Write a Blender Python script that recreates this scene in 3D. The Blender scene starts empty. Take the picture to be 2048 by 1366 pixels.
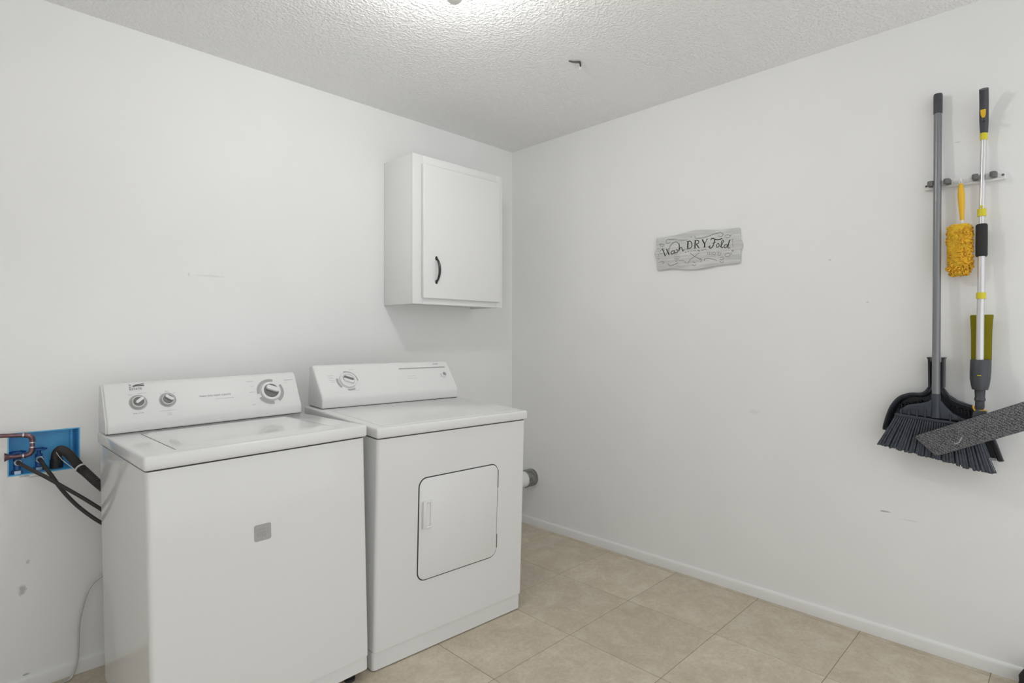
import bpy, bmesh, math, random
from mathutils import Vector, Matrix
random.seed(7)
S = bpy.context.scene
COL = S.collection
R = math.radians
PI = math.pi

# ---------------------------------------------------------------- camera, world, exposure
cd = bpy.data.cameras.new('camera')
cam = bpy.data.objects.new('camera', cd); COL.objects.link(cam)
cam.location = (-2.674, -2.674, 1.212)
cam.rotation_euler = (R(90), 0, R(-45))
cd.sensor_width = 36.0; cd.lens = 36.0 * 1133 / 2048
cd.shift_y = -10 / 2048
cd.clip_start = 0.02
S.camera = cam

WORLD_STRENGTH = 1.25
LAMP_STRENGTH = 112.0
EXPOSURE = 0.0
w = bpy.data.worlds.new('world'); S.world = w; w.use_nodes = True
w.node_tree.nodes['Background'].inputs[0].default_value = (0.965, 0.985, 1.0, 1)
w.node_tree.nodes['Background'].inputs[1].default_value = WORLD_STRENGTH
S.view_settings.view_transform = 'Standard'
S.view_settings.look = 'None'
S.view_settings.gamma = 1.0
S.view_settings.use_curve_mapping = False
S.view_settings.exposure = EXPOSURE

# ---------------------------------------------------------------- materials
def lin(r, g, b):
    f = lambda c: (c/255)/12.92 if c/255 <= .04045 else ((c/255+.055)/1.055)**2.4
    return (f(r), f(g), f(b), 1)

def mat(name, rgb, rough=.5, metal=0., spec=.5, var=0., vscale=30., bump=0., bscale=200., emit=None, trans=0., coat=0.):
    m = bpy.data.materials.new(name); m.use_nodes = True
    nt = m.node_tree; N = nt.nodes; L = nt.links
    b = N['Principled BSDF']
    c = lin(*rgb)
    b.inputs['Base Color'].default_value = c
    b.inputs['Roughness'].default_value = rough
    b.inputs['Metallic'].default_value = metal
    b.inputs['Specular IOR Level'].default_value = spec
    b.inputs['Transmission Weight'].default_value = trans
    b.inputs['Coat Weight'].default_value = coat
    if emit:
        b.inputs['Emission Color'].default_value = (1, .995, .98, 1)
        b.inputs['Emission Strength'].default_value = emit
    tc = N.new('ShaderNodeTexCoord')
    if var:
        n = N.new('ShaderNodeTexNoise'); n.inputs['Scale'].default_value = vscale; n.inputs['Detail'].default_value = 5
        L.new(tc.outputs['Object'], n.inputs['Vector'])
        r = N.new('ShaderNodeValToRGB')
        r.color_ramp.elements[0].position = .3; r.color_ramp.elements[1].position = .7
        r.color_ramp.elements[0].color = tuple(x*(1-var) for x in c[:3]) + (1,)
        r.color_ramp.elements[1].color = tuple(min(1, x*(1+var)) for x in c[:3]) + (1,)
        L.new(n.outputs['Fac'], r.inputs['Fac']); L.new(r.outputs['Color'], b.inputs['Base Color'])
    if bump:
        n2 = N.new('ShaderNodeTexNoise'); n2.inputs['Scale'].default_value = bscale; n2.inputs['Detail'].default_value = 3
        L.new(tc.outputs['Object'], n2.inputs['Vector'])
        bp = N.new('ShaderNodeBump'); bp.inputs['Strength'].default_value = bump; bp.inputs['Distance'].default_value = .002
        L.new(n2.outputs['Fac'], bp.inputs['Height']); L.new(bp.outputs['Normal'], b.inputs['Normal'])
    return m

def stain(m, spots):
    """scuffs on paint: (centre, (rx, ry, rz), strength, rgb); the mark has its own ragged edge"""
    nt = m.node_tree; N = nt.nodes; L = nt.links; b = N['Principled BSDF']
    tc = N.new('ShaderNodeTexCoord')
    nz = N.new('ShaderNodeTexNoise'); nz.inputs['Scale'].default_value = 120; nz.inputs['Detail'].default_value = 4
    L.new(tc.outputs['Object'], nz.inputs['Vector'])
    src = b.inputs['Base Color'].links[0].from_socket if b.inputs['Base Color'].links else None
    for ctr, rad, st, rgb in spots:
        mp = N.new('ShaderNodeMapping'); mp.vector_type = 'TEXTURE'
        mp.inputs['Location'].default_value = ctr; mp.inputs['Scale'].default_value = rad
        L.new(tc.outputs['Object'], mp.inputs['Vector'])
        ln = N.new('ShaderNodeVectorMath'); ln.operation = 'LENGTH'; L.new(mp.outputs['Vector'], ln.inputs[0])
        ad = N.new('ShaderNodeMath'); ad.operation = 'MULTIPLY_ADD'; ad.inputs[1].default_value = 1.4; ad.inputs[2].default_value = -.7
        L.new(nz.outputs['Fac'], ad.inputs[0])
        sm = N.new('ShaderNodeMath'); sm.operation = 'ADD'; L.new(ln.outputs['Value'], sm.inputs[0]); L.new(ad.outputs[0], sm.inputs[1])
        mr = N.new('ShaderNodeMapRange'); mr.inputs['From Min'].default_value = .45; mr.inputs['From Max'].default_value = 1.0
        mr.inputs['To Min'].default_value = st; mr.inputs['To Max'].default_value = 0
        L.new(sm.outputs[0], mr.inputs['Value'])
        mx = N.new('ShaderNodeMixRGB'); L.new(mr.outputs[0], mx.inputs['Fac'])
        if src: L.new(src, mx.inputs['Color1'])
        else: mx.inputs['Color1'].default_value = b.inputs['Base Color'].default_value
        mx.inputs['Color2'].default_value = lin(*rgb)
        src = mx.outputs['Color']
    L.new(src, b.inputs['Base Color'])

WALL = (237, 237, 236)
m_wall_back = mat('paint_back', WALL, .55, spec=.25, var=.012, vscale=3, bump=.06, bscale=260)
stain(m_wall_back, [((-2.488, -.12, .345), (.014, .05, .02), .45, (120, 118, 114)),
                    ((-2.474, -.12, .437), (.007, .05, .011), .3, (125, 122, 118)),
                    ((-2.478, -.12, .052), (.012, .05, .006), .55, (90, 88, 84)),
                    ((-2.44, -.12, .728), (.05, .03, .004), .35, (120, 112, 104)),
                    ((-2.48, -.12, .733), (.02, .03, .004), .5, (110, 100, 92)),
                    ((-1.86, 0, 1.475), (.07, .05, .006), .14, (150, 148, 145)),
                    ((-1.945, 0, 1.475), (.006, .05, .012), .2, (150, 148, 145))])
m_wall_right = mat('paint_right', WALL, .55, spec=.25, var=.012, vscale=3, bump=.06, bscale=260)
stain(m_wall_right, [((0, -2.123, .5075), (.05, .024, .004), .55, (120, 118, 114)),
                     ((0, -2.21, .49), (.05, .04, .003), .18, (140, 138, 134)),
                     ((0, -1.922, 1.539), (.05, .007, .004), .35, (140, 138, 134)),
                     ((0, -2.062, 1.352), (.05, .005, .006), .25, (140, 138, 134)),
                     ((0, -1.6, .86), (.05, .03, .012), .10, (140, 138, 134)),
                     ((0, -2.355, 1.938), (.05, .015, .0025), .35, (150, 148, 144))])
m_wall_left = mat('paint_left', WALL, .55, spec=.25, bump=.06, bscale=260)
m_trim = mat('trim_paint', (232, 232, 230), .35, spec=.4, var=.01, vscale=8)
m_enamel = mat('white_enamel', (228, 228, 227), .10, spec=.5)
m_enamel_d = mat('white_enamel_dryer', (226, 226, 225), .2, spec=.5)
m_plastic = mat('white_plastic', (228, 228, 227), .42, spec=.45)
m_cab = mat('cabinet_paint', (234, 234, 233), .32, spec=.4)
m_gap = mat('gap_shade_dark', (70, 70, 68), .8)  # dark colour put in for the shade inside narrow gaps and holes
m_print = mat('grey_print', (168, 168, 165), .5)
m_print_l = mat('pale_print', (190, 190, 187), .5)
m_print_d = mat('dark_print', (92, 92, 90), .5)
m_knobgrey = mat('knob_grey', (112, 111, 108), .35)
m_handle = mat('dark_bronze', (66, 64, 62), .35, metal=.7)
m_foot = mat('foot_rubber', (50, 50, 50), .7)

def ceiling_mat():
    m = mat('popcorn_ceiling', (248, 248, 247), .85, spec=.15)
    nt = m.node_tree; N = nt.nodes; L = nt.links; b = N['Principled BSDF']
    tc = N.new('ShaderNodeTexCoord')
    n1 = N.new('ShaderNodeTexNoise'); n1.inputs['Scale'].default_value = 88; n1.inputs['Detail'].default_value = 2; n1.inputs['Roughness'].default_value = .55
    n1.inputs['Distortion'].default_value = .2
    L.new(tc.outputs['Object'], n1.inputs['Vector'])
    rp = N.new('ShaderNodeValToRGB'); rp.color_ramp.elements[0].position = .42; rp.color_ramp.elements[1].position = .66
    L.new(n1.outputs['Fac'], rp.inputs['Fac'])
    # the patch that was skimmed nearly smooth, around the old hook
    mp = N.new('ShaderNodeMapping'); mp.vector_type = 'TEXTURE'
    mp.inputs['Location'].default_value = (-.47, -1.1, 2.44); mp.inputs['Scale'].default_value = (.62, .2, 1); mp.inputs['Rotation'].default_value = (0, 0, R(4))
    L.new(tc.outputs['Object'], mp.inputs['Vector'])
    ln = N.new('ShaderNodeVectorMath'); ln.operation = 'LENGTH'; L.new(mp.outputs['Vector'], ln.inputs[0])
    nb = N.new('ShaderNodeTexNoise'); nb.inputs['Scale'].default_value = 7; nb.inputs['Detail'].default_value = 4
    L.new(tc.outputs['Object'], nb.inputs['Vector'])
    ad = N.new('ShaderNodeMath'); ad.operation = 'MULTIPLY_ADD'; ad.inputs[1].default_value = 1.4; L.new(nb.outputs['Fac'], ad.inputs[0]); L.new(ln.outputs['Value'], ad.inputs[2])
    mr = N.new('ShaderNodeMapRange'); mr.inputs['From Min'].default_value = 1.05; mr.inputs['From Max'].default_value = 1.75
    mr.inputs['To Min'].default_value = .4; mr.inputs['To Max'].default_value = 1.0
    L.new(ad.outputs[0], mr.inputs['Value'])
    bp = N.new('ShaderNodeBump'); bp.inputs['Distance'].default_value = .006
    mu = N.new('ShaderNodeMath'); mu.operation = 'MULTIPLY'; mu.inputs[1].default_value = .58
    L.new(mr.outputs[0], mu.inputs[0]); L.new(mu.outputs[0], bp.inputs['Strength'])
    L.new(rp.outputs['Color'], bp.inputs['Height']); L.new(bp.outputs['Normal'], b.inputs['Normal'])
    # grey soiling of the patch
    c2 = N.new('ShaderNodeMapRange'); c2.inputs['From Min'].default_value = .9; c2.inputs['From Max'].default_value = 1.8
    c2.inputs['To Min'].default_value = .22; c2.inputs['To Max'].default_value = 0
    L.new(ad.outputs[0], c2.inputs['Value'])
    mx = N.new('ShaderNodeMixRGB'); L.new(c2.outputs[0], mx.inputs['Fac'])
    mx.inputs['Color1'].default_value = lin(248, 248, 247); mx.inputs['Color2'].default_value = lin(226, 226, 224)
    L.new(mx.outputs['Color'], b.inputs['Base Color'])
    return m
m_ceil = ceiling_mat()

def tile_mat():
    m = mat('beige_tile', (186, 174, 155), .42, spec=.35)
    nt = m.node_tree; N = nt.nodes; L = nt.links; b = N['Principled BSDF']
    tc = N.new('ShaderNodeTexCoord'); oi = N.new('ShaderNodeObjectInfo')
    of = N.new('ShaderNodeVectorMath'); of.operation = 'MULTIPLY_ADD'; of.inputs[1].default_value = (17, 29, 5)
    cx = N.new('ShaderNodeCombineXYZ')
    for i in range(3): L.new(oi.outputs['Random'], cx.inputs[i])
    L.new(cx.outputs[0], of.inputs[0]); L.new(tc.outputs['Object'], of.inputs[2])
    n = N.new('ShaderNodeTexNoise'); n.inputs['Scale'].default_value = 9; n.inputs['Detail'].default_value = 8; n.inputs['Roughness'].default_value = .68; n.inputs['Distortion'].default_value = .5
    L.new(of.outputs[0], n.inputs['Vector'])
    r = N.new('ShaderNodeValToRGB'); e = r.color_ramp.elements
    e[0].position = .28; e[0].color = lin(180, 167, 147); e[1].position = .72; e[1].color = lin(208, 197, 179)
    k = e.new(.5); k.color = lin(194, 182, 163)
    L.new(n.outputs['Fac'], r.inputs['Fac'])
    n3 = N.new('ShaderNodeTexNoise'); n3.inputs['Scale'].default_value = 70; n3.inputs['Detail'].default_value = 5
    L.new(of.outputs[0], n3.inputs['Vector'])
    mx = N.new('ShaderNodeMixRGB'); mx.blend_type = 'OVERLAY'; mx.inputs['Fac'].default_value = .32
    L.new(r.outputs['Color'], mx.inputs['Color1']); L.new(n3.outputs['Color'], mx.inputs['Color2'])
    hs = N.new('ShaderNodeHueSaturation')
    mr = N.new('ShaderNodeMapRange'); mr.inputs['To Min'].default_value = .95; mr.inputs['To Max'].default_value = 1.05
    L.new(oi.outputs['Random'], mr.inputs['Value']); L.new(mr.outputs[0], hs.inputs['Value'])
    bw = N.new('ShaderNodeHueSaturation'); bw.inputs['Saturation'].default_value = .0
    L.new(n3.outputs['Color'], bw.inputs['Color']); L.new(bw.outputs['Color'], mx.inputs['Color2'])
    L.new(mx.outputs['Color'], hs.inputs['Color']); L.new(hs.outputs['Color'], b.inputs['Base Color'])
    bp = N.new('ShaderNodeBump'); bp.inputs['Strength'].default_value = .12; bp.inputs['Distance'].default_value = .002
    L.new(n.outputs['Fac'], bp.inputs['Height']); L.new(bp.outputs['Normal'], b.inputs['Normal'])
    return m
m_tile = tile_mat()
m_grout = mat('grout', (150, 138, 120), .9, var=.08, vscale=20)

# ---------------------------------------------------------------- mesh helpers
def cr(pts, n=6):
    P = [Vector(p) for p in pts]; out = []
    for i in range(len(P)-1):
        p0 = P[max(i-1, 0)]; p1 = P[i]; p2 = P[i+1]; p3 = P[min(i+2, len(P)-1)]
        for k in range(n):
            t = k/n
            out.append(.5*((2*p1) + (p2-p0)*t + (2*p0-5*p1+4*p2-p3)*t*t + (3*p1-p0-3*p2+p3)*t**3))
    out.append(P[-1]); return out

def box(bm, x0, x1, y0, y1, z0, z1, bev=0., seg=2):
    t = bmesh.new()
    bmesh.ops.create_cube(t, size=1)
    for v in t.verts:
        v.co = Vector(((x0+x1)/2 + v.co.x*(x1-x0), (y0+y1)/2 + v.co.y*(y1-y0), (z0+z1)/2 + v.co.z*(z1-z0)))
    if bev: bmesh.ops.bevel(t, geom=list(t.edges), offset=bev, segments=seg, profile=.5, affect='EDGES')
    merge(bm, t); return bm

def merge(bm, t):
    mp = {}
    for v in t.verts: mp[v] = bm.verts.new(v.co)
    for f in t.faces:
        try: bm.faces.new([mp[v] for v in f.verts])
        except ValueError: pass
    t.free()

def prism(bm, poly, d0, d1, f, bev=0., seg=2):
    """poly: 2-D outline; f(u, v, d) -> 3-D point"""
    t = bmesh.new()
    a = [t.verts.new(f(u, v, d0)) for u, v in poly]; b = [t.verts.new(f(u, v, d1)) for u, v in poly]
    n = len(poly)
    t.faces.new(a[::-1]); t.faces.new(b)
    for i in range(n): t.faces.new([a[i], a[(i+1) % n], b[(i+1) % n], b[i]])
    bmesh.ops.recalc_face_normals(t, faces=list(t.faces))
    if bev:
        es = [e for e in t.edges if len(e.link_faces) == 2 and e.calc_face_angle() > .35]
        bmesh.ops.bevel(t, geom=es, offset=bev, segments=seg, profile=.5, affect='EDGES')
    merge(bm, t); return bm

def rrect(x0, x1, y0, y1, r, n=6):
    out = []
    for cx, cy, a0 in ((x1-r, y0+r, -90), (x1-r, y1-r, 0), (x0+r, y1-r, 90), (x0+r, y0+r, 180)):
        for k in range(n+1):
            a = R(a0 + 90*k/n); out.append((cx + r*math.cos(a), cy + r*math.sin(a)))
    return out

def tube(bm, pts, r, seg=10, cap=True):
    """r: one radius or one per point"""
    P = [Vector(p) for p in pts]; n = len(P)
    rs = r if isinstance(r, (list, tuple)) else [r]*n
    T = []
    for i in range(n):
        d = (P[min(i+1, n-1)] - P[max(i-1, 0)])
        T.append(d.normalized() if d.length > 1e-9 else Vector((0, 0, 1)))
    up = Vector((0, 0, 1)) if abs(T[0].z) < .9 else Vector((1, 0, 0))
    s = T[0].cross(up).normalized(); rings = []
    for i in range(n):
        s = (s - T[i]*s.dot(T[i])).normalized(); q = T[i].cross(s)
        rings.append([bm.verts.new(P[i] + (s*math.cos(2*PI*k/seg) + q*math.sin(2*PI*k/seg))*rs[i]) for k in range(seg)])
    for i in range(n-1):
        for k in range(seg): bm.faces.new([rings[i][k], rings[i][(k+1) % seg], rings[i+1][(k+1) % seg], rings[i+1][k]])
    if cap:
        bm.faces.new(rings[0][::-1]); bm.faces.new(rings[-1])
    return bm

def lathe(bm, prof, f, seg=32):
    """prof: (radius, height) list; f(x, y, h) -> point"""
    rings = []
    for r, h in prof:
        if r < 1e-6: rings.append([bm.verts.new(f(0, 0, h))])
        else: rings.append([bm.verts.new(f(r*math.cos(2*PI*k/seg), r*math.sin(2*PI*k/seg), h)) for k in range(seg)])
    for a, b in zip(rings, rings[1:]):
        for k in range(seg):
            k2 = (k+1) % seg
            if len(a) == 1 and len(b) == 1: continue
            if len(a) == 1: bm.faces.new([a[0], b[k2], b[k]])
            elif len(b) == 1: bm.faces.new([a[k], a[k2], b[0]])
            else: bm.faces.new([a[k], a[k2], b[k2], b[k]])
    return bm

def ribbon(bm, pts, wd, f, n=5):
    """flat printed stroke along a 2-D line; f(u, v) -> point"""
    P = cr([(p[0], p[1], 0) for p in pts], n); L_, R_ = [], []
    for i in range(len(P)):
        d = P[min(i+1, len(P)-1)] - P[max(i-1, 0)]
        if d.length < 1e-9: d = Vector((1, 0, 0))
        d.normalize(); q = Vector((-d.y, d.x, 0))
        k = wd/2 * (.75 if i in (0, len(P)-1) else 1)
        a = P[i] + q*k; b = P[i] - q*k
        L_.append(bm.verts.new(f(a.x, a.y))); R_.append(bm.verts.new(f(b.x, b.y)))
    for i in range(len(P)-1):
        bm.faces.new([L_[i], R_[i], R_[i+1], L_[i+1]])

def obj(name, bm, m, parent=None, flat=False, sharp=.6):
    bmesh.ops.recalc_face_normals(bm, faces=list(bm.faces))
    if not flat:
        for f in bm.faces: f.smooth = True
        for e in bm.edges:
            if len(e.link_faces) == 2 and e.calc_face_angle() > sharp: e.smooth = False
    me = bpy.data.meshes.new(name); bm.to_mesh(me); bm.free()
    for x in (m if isinstance(m, (list, tuple)) else [m]): me.materials.append(x)
    o = bpy.data.objects.new(name, me); COL.objects.link(o)
    if parent: o.parent = parent
    return o

def part(name, mesh_fn, m, parent, **k):
    bm = bmesh.new(); mesh_fn(bm); return obj(name, bm, m, parent, **k)

def tag(o, label, cat, group=None):
    o['label'] = label; o['category'] = cat
    if group: o['group'] = group
    return o

def thing(name, label, cat, loc=(0, 0, 0), rot=(0, 0, 0), group=None):
    o = bpy.data.objects.new(name, None); COL.objects.link(o)
    o.empty_display_size = .05; o.location = loc; o.rotation_euler = rot
    return tag(o, label, cat, group)

def struct(o):
    o['kind'] = 'structure'; return o

def text(name, s, size, m, parent, f, u0, v0, align='LEFT', wscale=1.0, depth=0):
    """flat lettering laid on a face: f(u, v) -> point in the parent's space"""
    cu = bpy.data.curves.new('lettering', 'FONT'); cu.body = s; cu.size = size; cu.align_x = align; cu.resolution_u = 3
    t = bpy.data.objects.new('lettering', cu); COL.objects.link(t)
    dg = bpy.context.evaluated_depsgraph_get()
    me = bpy.data.meshes.new_from_object(t.evaluated_get(dg))
    bpy.data.objects.remove(t); bpy.data.curves.remove(cu)
    for v in me.vertices: v.co = f(u0 + v.co.x*wscale, v0 + v.co.y)
    me.name = name; me.materials.clear(); me.materials.append(m)
    o = bpy.data.objects.new(name, me); COL.objects.link(o); o.parent = parent
    return o
SIGN_OUTLINE=[(0.2176,0.0867),(0.1811,0.0852),(0.1163,0.0873),(0.0535,0.0951),(0.0077,0.099),(-0.046,0.0955),(-0.1239,0.0851),(-0.1659,0.0841),(-0.2178,0.0817),(-0.2253,0.0775),(-0.2272,0.0347),(-0.2339,0.0179),(-0.2371,-0.001),(-0.2339,-0.0165),(-0.228,-0.0292),(-0.2272,-0.0743),(-0.2178,-0.0854),(-0.152,-0.0861),(-0.1097,-0.0878),(-0.0665,-0.0937),(0.0077,-0.0971),(0.0847,-0.0893),(0.1291,-0.0826),(0.2042,-0.0851),(0.2142,-0.0799),(0.2159,-0.0589),(0.2193,-0.0289),(0.227,-0.0104),(0.231,0.0049),(0.2243,0.0191),(0.2193,0.0305),(0.2199,0.0662)]
SIGN_STROKES={
'wash':[(0.00113,[(0.168,0.0219),(0.1811,0.0263),(0.1943,0.0174),(0.1976,0.0074),(0.1893,0.0),(0.1785,0.0054)]),(0.00362,[(0.1827,0.025),(0.1745,0.0109),(0.1647,-0.0151)]),(0.00136,[(0.1647,-0.0151),(0.1549,0.0029),(0.1468,0.0225)]),(0.00362,[(0.1588,0.0238),(0.1517,0.0084),(0.1426,-0.0106)]),(0.00181,[(0.1426,-0.0106),(0.1436,0.0163),(0.1339,0.0386),(0.1163,0.0511),(0.1004,0.0527),(0.0894,0.0436)]),(0.00339,[(0.0878,0.0434),(0.0847,0.0272),(0.0878,0.0017)]),(0.00271,[(0.0878,0.0045),(0.08,0.0195),(0.0715,0.02),(0.0684,0.0096),(0.0653,0.0021),(0.0566,0.0098)]),(0.00271,[(0.1131,0.0072),(0.1243,0.0084),(0.1317,0.0005),(0.1275,-0.0078),(0.1163,-0.004),(0.1115,0.0085)]),(0.00249,[(0.1115,0.0114),(0.1147,-0.0042),(0.1061,-0.0027)]),(0.00271,[(0.102,0.0162),(0.0935,0.0037),(0.1004,-0.0033),(0.1084,-0.0005)])],
'dry':[(0.00497,[(0.036,0.0473),(0.0381,0.0291),(0.0381,0.0112)]),(0.00181,[(0.0467,0.0472),(0.0305,0.0489)]),(0.00181,[(0.0458,0.0086),(0.0289,0.0102)]),(0.00294,[(0.0335,0.0493),(0.0213,0.0442),(0.0152,0.0279),(0.0204,0.0143),(0.0335,0.0101)]),(0.00452,[(-0.0038,0.0468),(-0.0014,0.0288),(-0.0008,0.0097)]),(0.00158,[(0.004,0.0469),(-0.0089,0.0476)]),(0.00158,[(0.0052,0.0081),(-0.0083,0.0089)]),(0.00271,[(-0.0059,0.048),(-0.0194,0.0436),(-0.0194,0.0323),(-0.0059,0.0283)]),(0.00362,[(-0.0089,0.0279),(-0.0164,0.0159),(-0.0238,0.0072)]),(0.00429,[(-0.0401,0.0466),(-0.046,0.0348),(-0.0525,0.0243)]),(0.00203,[(-0.0659,0.0469),(-0.0592,0.036),(-0.0525,0.0243)]),(0.00452,[(-0.0525,0.0257),(-0.0513,0.0086)]),(0.00158,[(-0.0342,0.0468),(-0.046,0.0473)]),(0.00158,[(-0.0601,0.0465),(-0.07,0.0469)]),(0.00158,[(-0.0446,0.008),(-0.0578,0.0084)])],
'fold':[(0.00316,[(-0.0834,0.0387),(-0.0874,0.0451),(-0.0954,0.0455),(-0.1097,0.0396),(-0.1239,0.0371),(-0.1422,0.0411)]),(0.00339,[(-0.1055,0.0401),(-0.0997,0.0202),(-0.0926,0.0059),(-0.0839,0.0005),(-0.0767,0.003),(-0.0758,0.0092),(-0.0825,0.0106)]),(0.00203,[(-0.0926,0.0224),(-0.104,0.0252),(-0.1103,0.0272)]),(0.00249,[(-0.1211,0.0191),(-0.114,0.0131),(-0.114,0.0021),(-0.1211,0.0008),(-0.1268,0.0089),(-0.1239,0.018),(-0.1205,0.0184)]),(0.00249,[(-0.131,-0.0011),(-0.1414,0.0127),(-0.1478,0.0269),(-0.1436,0.0328),(-0.138,0.0239),(-0.1361,0.0051),(-0.1408,-0.0049),(-0.1478,-0.0016)]),(0.00249,[(-0.1654,0.0086),(-0.1562,0.0083),(-0.152,-0.0007),(-0.1562,-0.0074),(-0.1645,-0.0021),(-0.1687,0.0082)]),(0.00362,[(-0.1803,0.0297),(-0.1742,0.0143),(-0.1692,-0.0081)]),(0.00181,[(-0.1692,-0.0081),(-0.177,-0.0103),(-0.1825,-0.0055)])],
'orn':[(0.00181,[(0.1355,0.0562),(0.1485,0.0505),(0.1598,0.0562),(0.1582,0.0662),(0.1452,0.0714),(0.1163,0.0673),(0.0847,0.0594),(0.0597,0.0559),(0.0381,0.0555)]),(0.00181,[(0.0001,0.0594),(-0.0313,0.055),(-0.0607,0.058),(-0.0926,0.0651),(-0.1183,0.0695),(-0.138,0.0675),(-0.147,0.0595),(-0.138,0.0506),(-0.1254,0.0533),(-0.1239,0.0578)]),(0.00203,[(0.0213,0.0696),(0.0167,0.0648)]),(0.00203,[(0.001,0.0685),(-0.0029,0.063)]),(0.00181,[(0.0289,-0.0088),(0.0046,-0.0297),(-0.0327,-0.0516)]),(0.00203,[(-0.0268,-0.0441),(-0.0348,-0.0518),(-0.0313,-0.0641)]),(0.00158,[(-0.0253,-0.0159),(0.0001,-0.0316),(0.0228,-0.0449),(0.0381,-0.0639)]),(0.00203,[(0.1485,-0.0562),(0.1388,-0.0672),(0.1195,-0.0646),(0.091,-0.0556)]),(0.00136,[(0.0847,-0.0461),(0.0659,-0.0465),(0.0535,-0.0533),(0.0489,-0.0618)]),(0.00181,[(-0.049,-0.0588),(-0.0519,-0.0507),(-0.0694,-0.0488),(-0.0926,-0.0546),(-0.1154,-0.0631)]),(0.00271,[(0.0535,-0.0071),(0.0449,-0.0057)]),(0.00271,[(0.0397,-0.0049),(0.032,-0.0037)]),(0.00203,[(0.0259,-0.0035),(0.0107,-0.0031)]),(0.00203,[(0.0077,-0.0029),(-0.0074,-0.0034)]),(0.00316,[(-0.0134,-0.0035),(-0.0283,-0.0079)]),(0.00226,[(-0.0327,-0.0041),(-0.0431,-0.0044)]),(0.00203,[(-0.046,-0.0042),(-0.0534,-0.0028),(-0.0636,-0.0019)])],
'grey':[(0.00203,[(-0.068,-0.0176),(-0.0694,-0.033)]),(0.00203,[(-0.0767,-0.0172),(-0.0781,-0.0339)]),(0.00203,[(-0.0854,-0.0195),(-0.0862,-0.0339)]),(0.00181,[(-0.0926,-0.023),(-0.104,-0.0214),(-0.1069,-0.0327),(-0.0954,-0.0329),(-0.0926,-0.023)]),(0.00181,[(-0.1126,-0.0237),(-0.1268,-0.0252),(-0.1197,-0.034),(-0.1296,-0.0405),(-0.1366,-0.0249)]),(0.00203,[(0.1163,-0.0243),(0.0973,-0.0233),(0.0815,-0.0263)]),(0.00203,[(0.1131,-0.0318),(0.0847,-0.0326)]),(0.00203,[(0.11,-0.0394),(0.0878,-0.0401)]),(0.00181,[(0.1068,-0.0469),(0.0973,-0.0449)]),(0.00158,[(0.1131,-0.013),(0.0973,-0.0132)]),(0.00249,[(0.1993,0.0519),(0.1811,0.0498),(0.1712,0.0399),(0.1877,0.0388),(0.1993,0.0519)]),(0.00203,[(0.2109,0.0266),(0.1993,0.0283)]),(0.00203,[(0.2076,0.0025),(0.2009,-0.007),(0.2092,-0.0121)]),(0.00316,[(0.2082,-0.0226),(0.1993,-0.0264)]),(0.00226,[(0.2042,-0.0452),(0.1811,-0.0414),(0.1712,-0.0482),(0.1844,-0.0514)]),(0.00203,[(-0.1548,0.0436),(-0.1576,0.0528),(-0.1714,0.0537),(-0.1825,0.0456),(-0.1687,0.0406),(-0.1604,0.0443)]),(0.00181,[(-0.1797,0.0513),(-0.1907,0.0513)]),(0.00226,[(-0.1879,0.0315),(-0.1961,0.0278)]),(0.00158,[(-0.1893,0.0246),(-0.1961,0.0171),(-0.192,0.0068),(-0.1975,-0.0045)]),(0.00249,[(-0.1879,-0.0209),(-0.1975,-0.0246),(-0.1893,-0.0277)]),(0.00203,[(-0.1562,-0.0378),(-0.1687,-0.0336),(-0.1825,-0.0405),(-0.1714,-0.0501),(-0.1576,-0.046),(-0.1562,-0.0378)]),(0.00203,[(-0.1852,-0.0327),(-0.1907,-0.0413)]),(0.00226,[(-0.1324,-0.0517),(-0.1436,-0.0487),(-0.1492,-0.0587),(-0.138,-0.0631),(-0.131,-0.0597)]),(0.00203,[(-0.1282,-0.0676),(-0.1408,-0.077),(-0.1506,-0.0697)]),(0.00271,[(0.0107,-0.0588),(-0.0029,-0.0643)]),(0.00203,[(0.0137,-0.0712),(0.0031,-0.0792),(-0.0074,-0.0717)]),(0.00136,[(0.1517,-0.0529),(0.1452,-0.0623)])],
}
# ================================================================ the room
H = 2.44
XL, YF = -4.4, -3.45          # left wall, open side behind the camera
CH = .12                        # the plaster around the plumbing behind the washer bulges this far into the room
# it dies away gently upwards and to the right, behind the machines
BX0, BX1, BZ0, BZ1 = -2.526, -2.330, .737, .884      # opening of the washer outlet box

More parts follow.
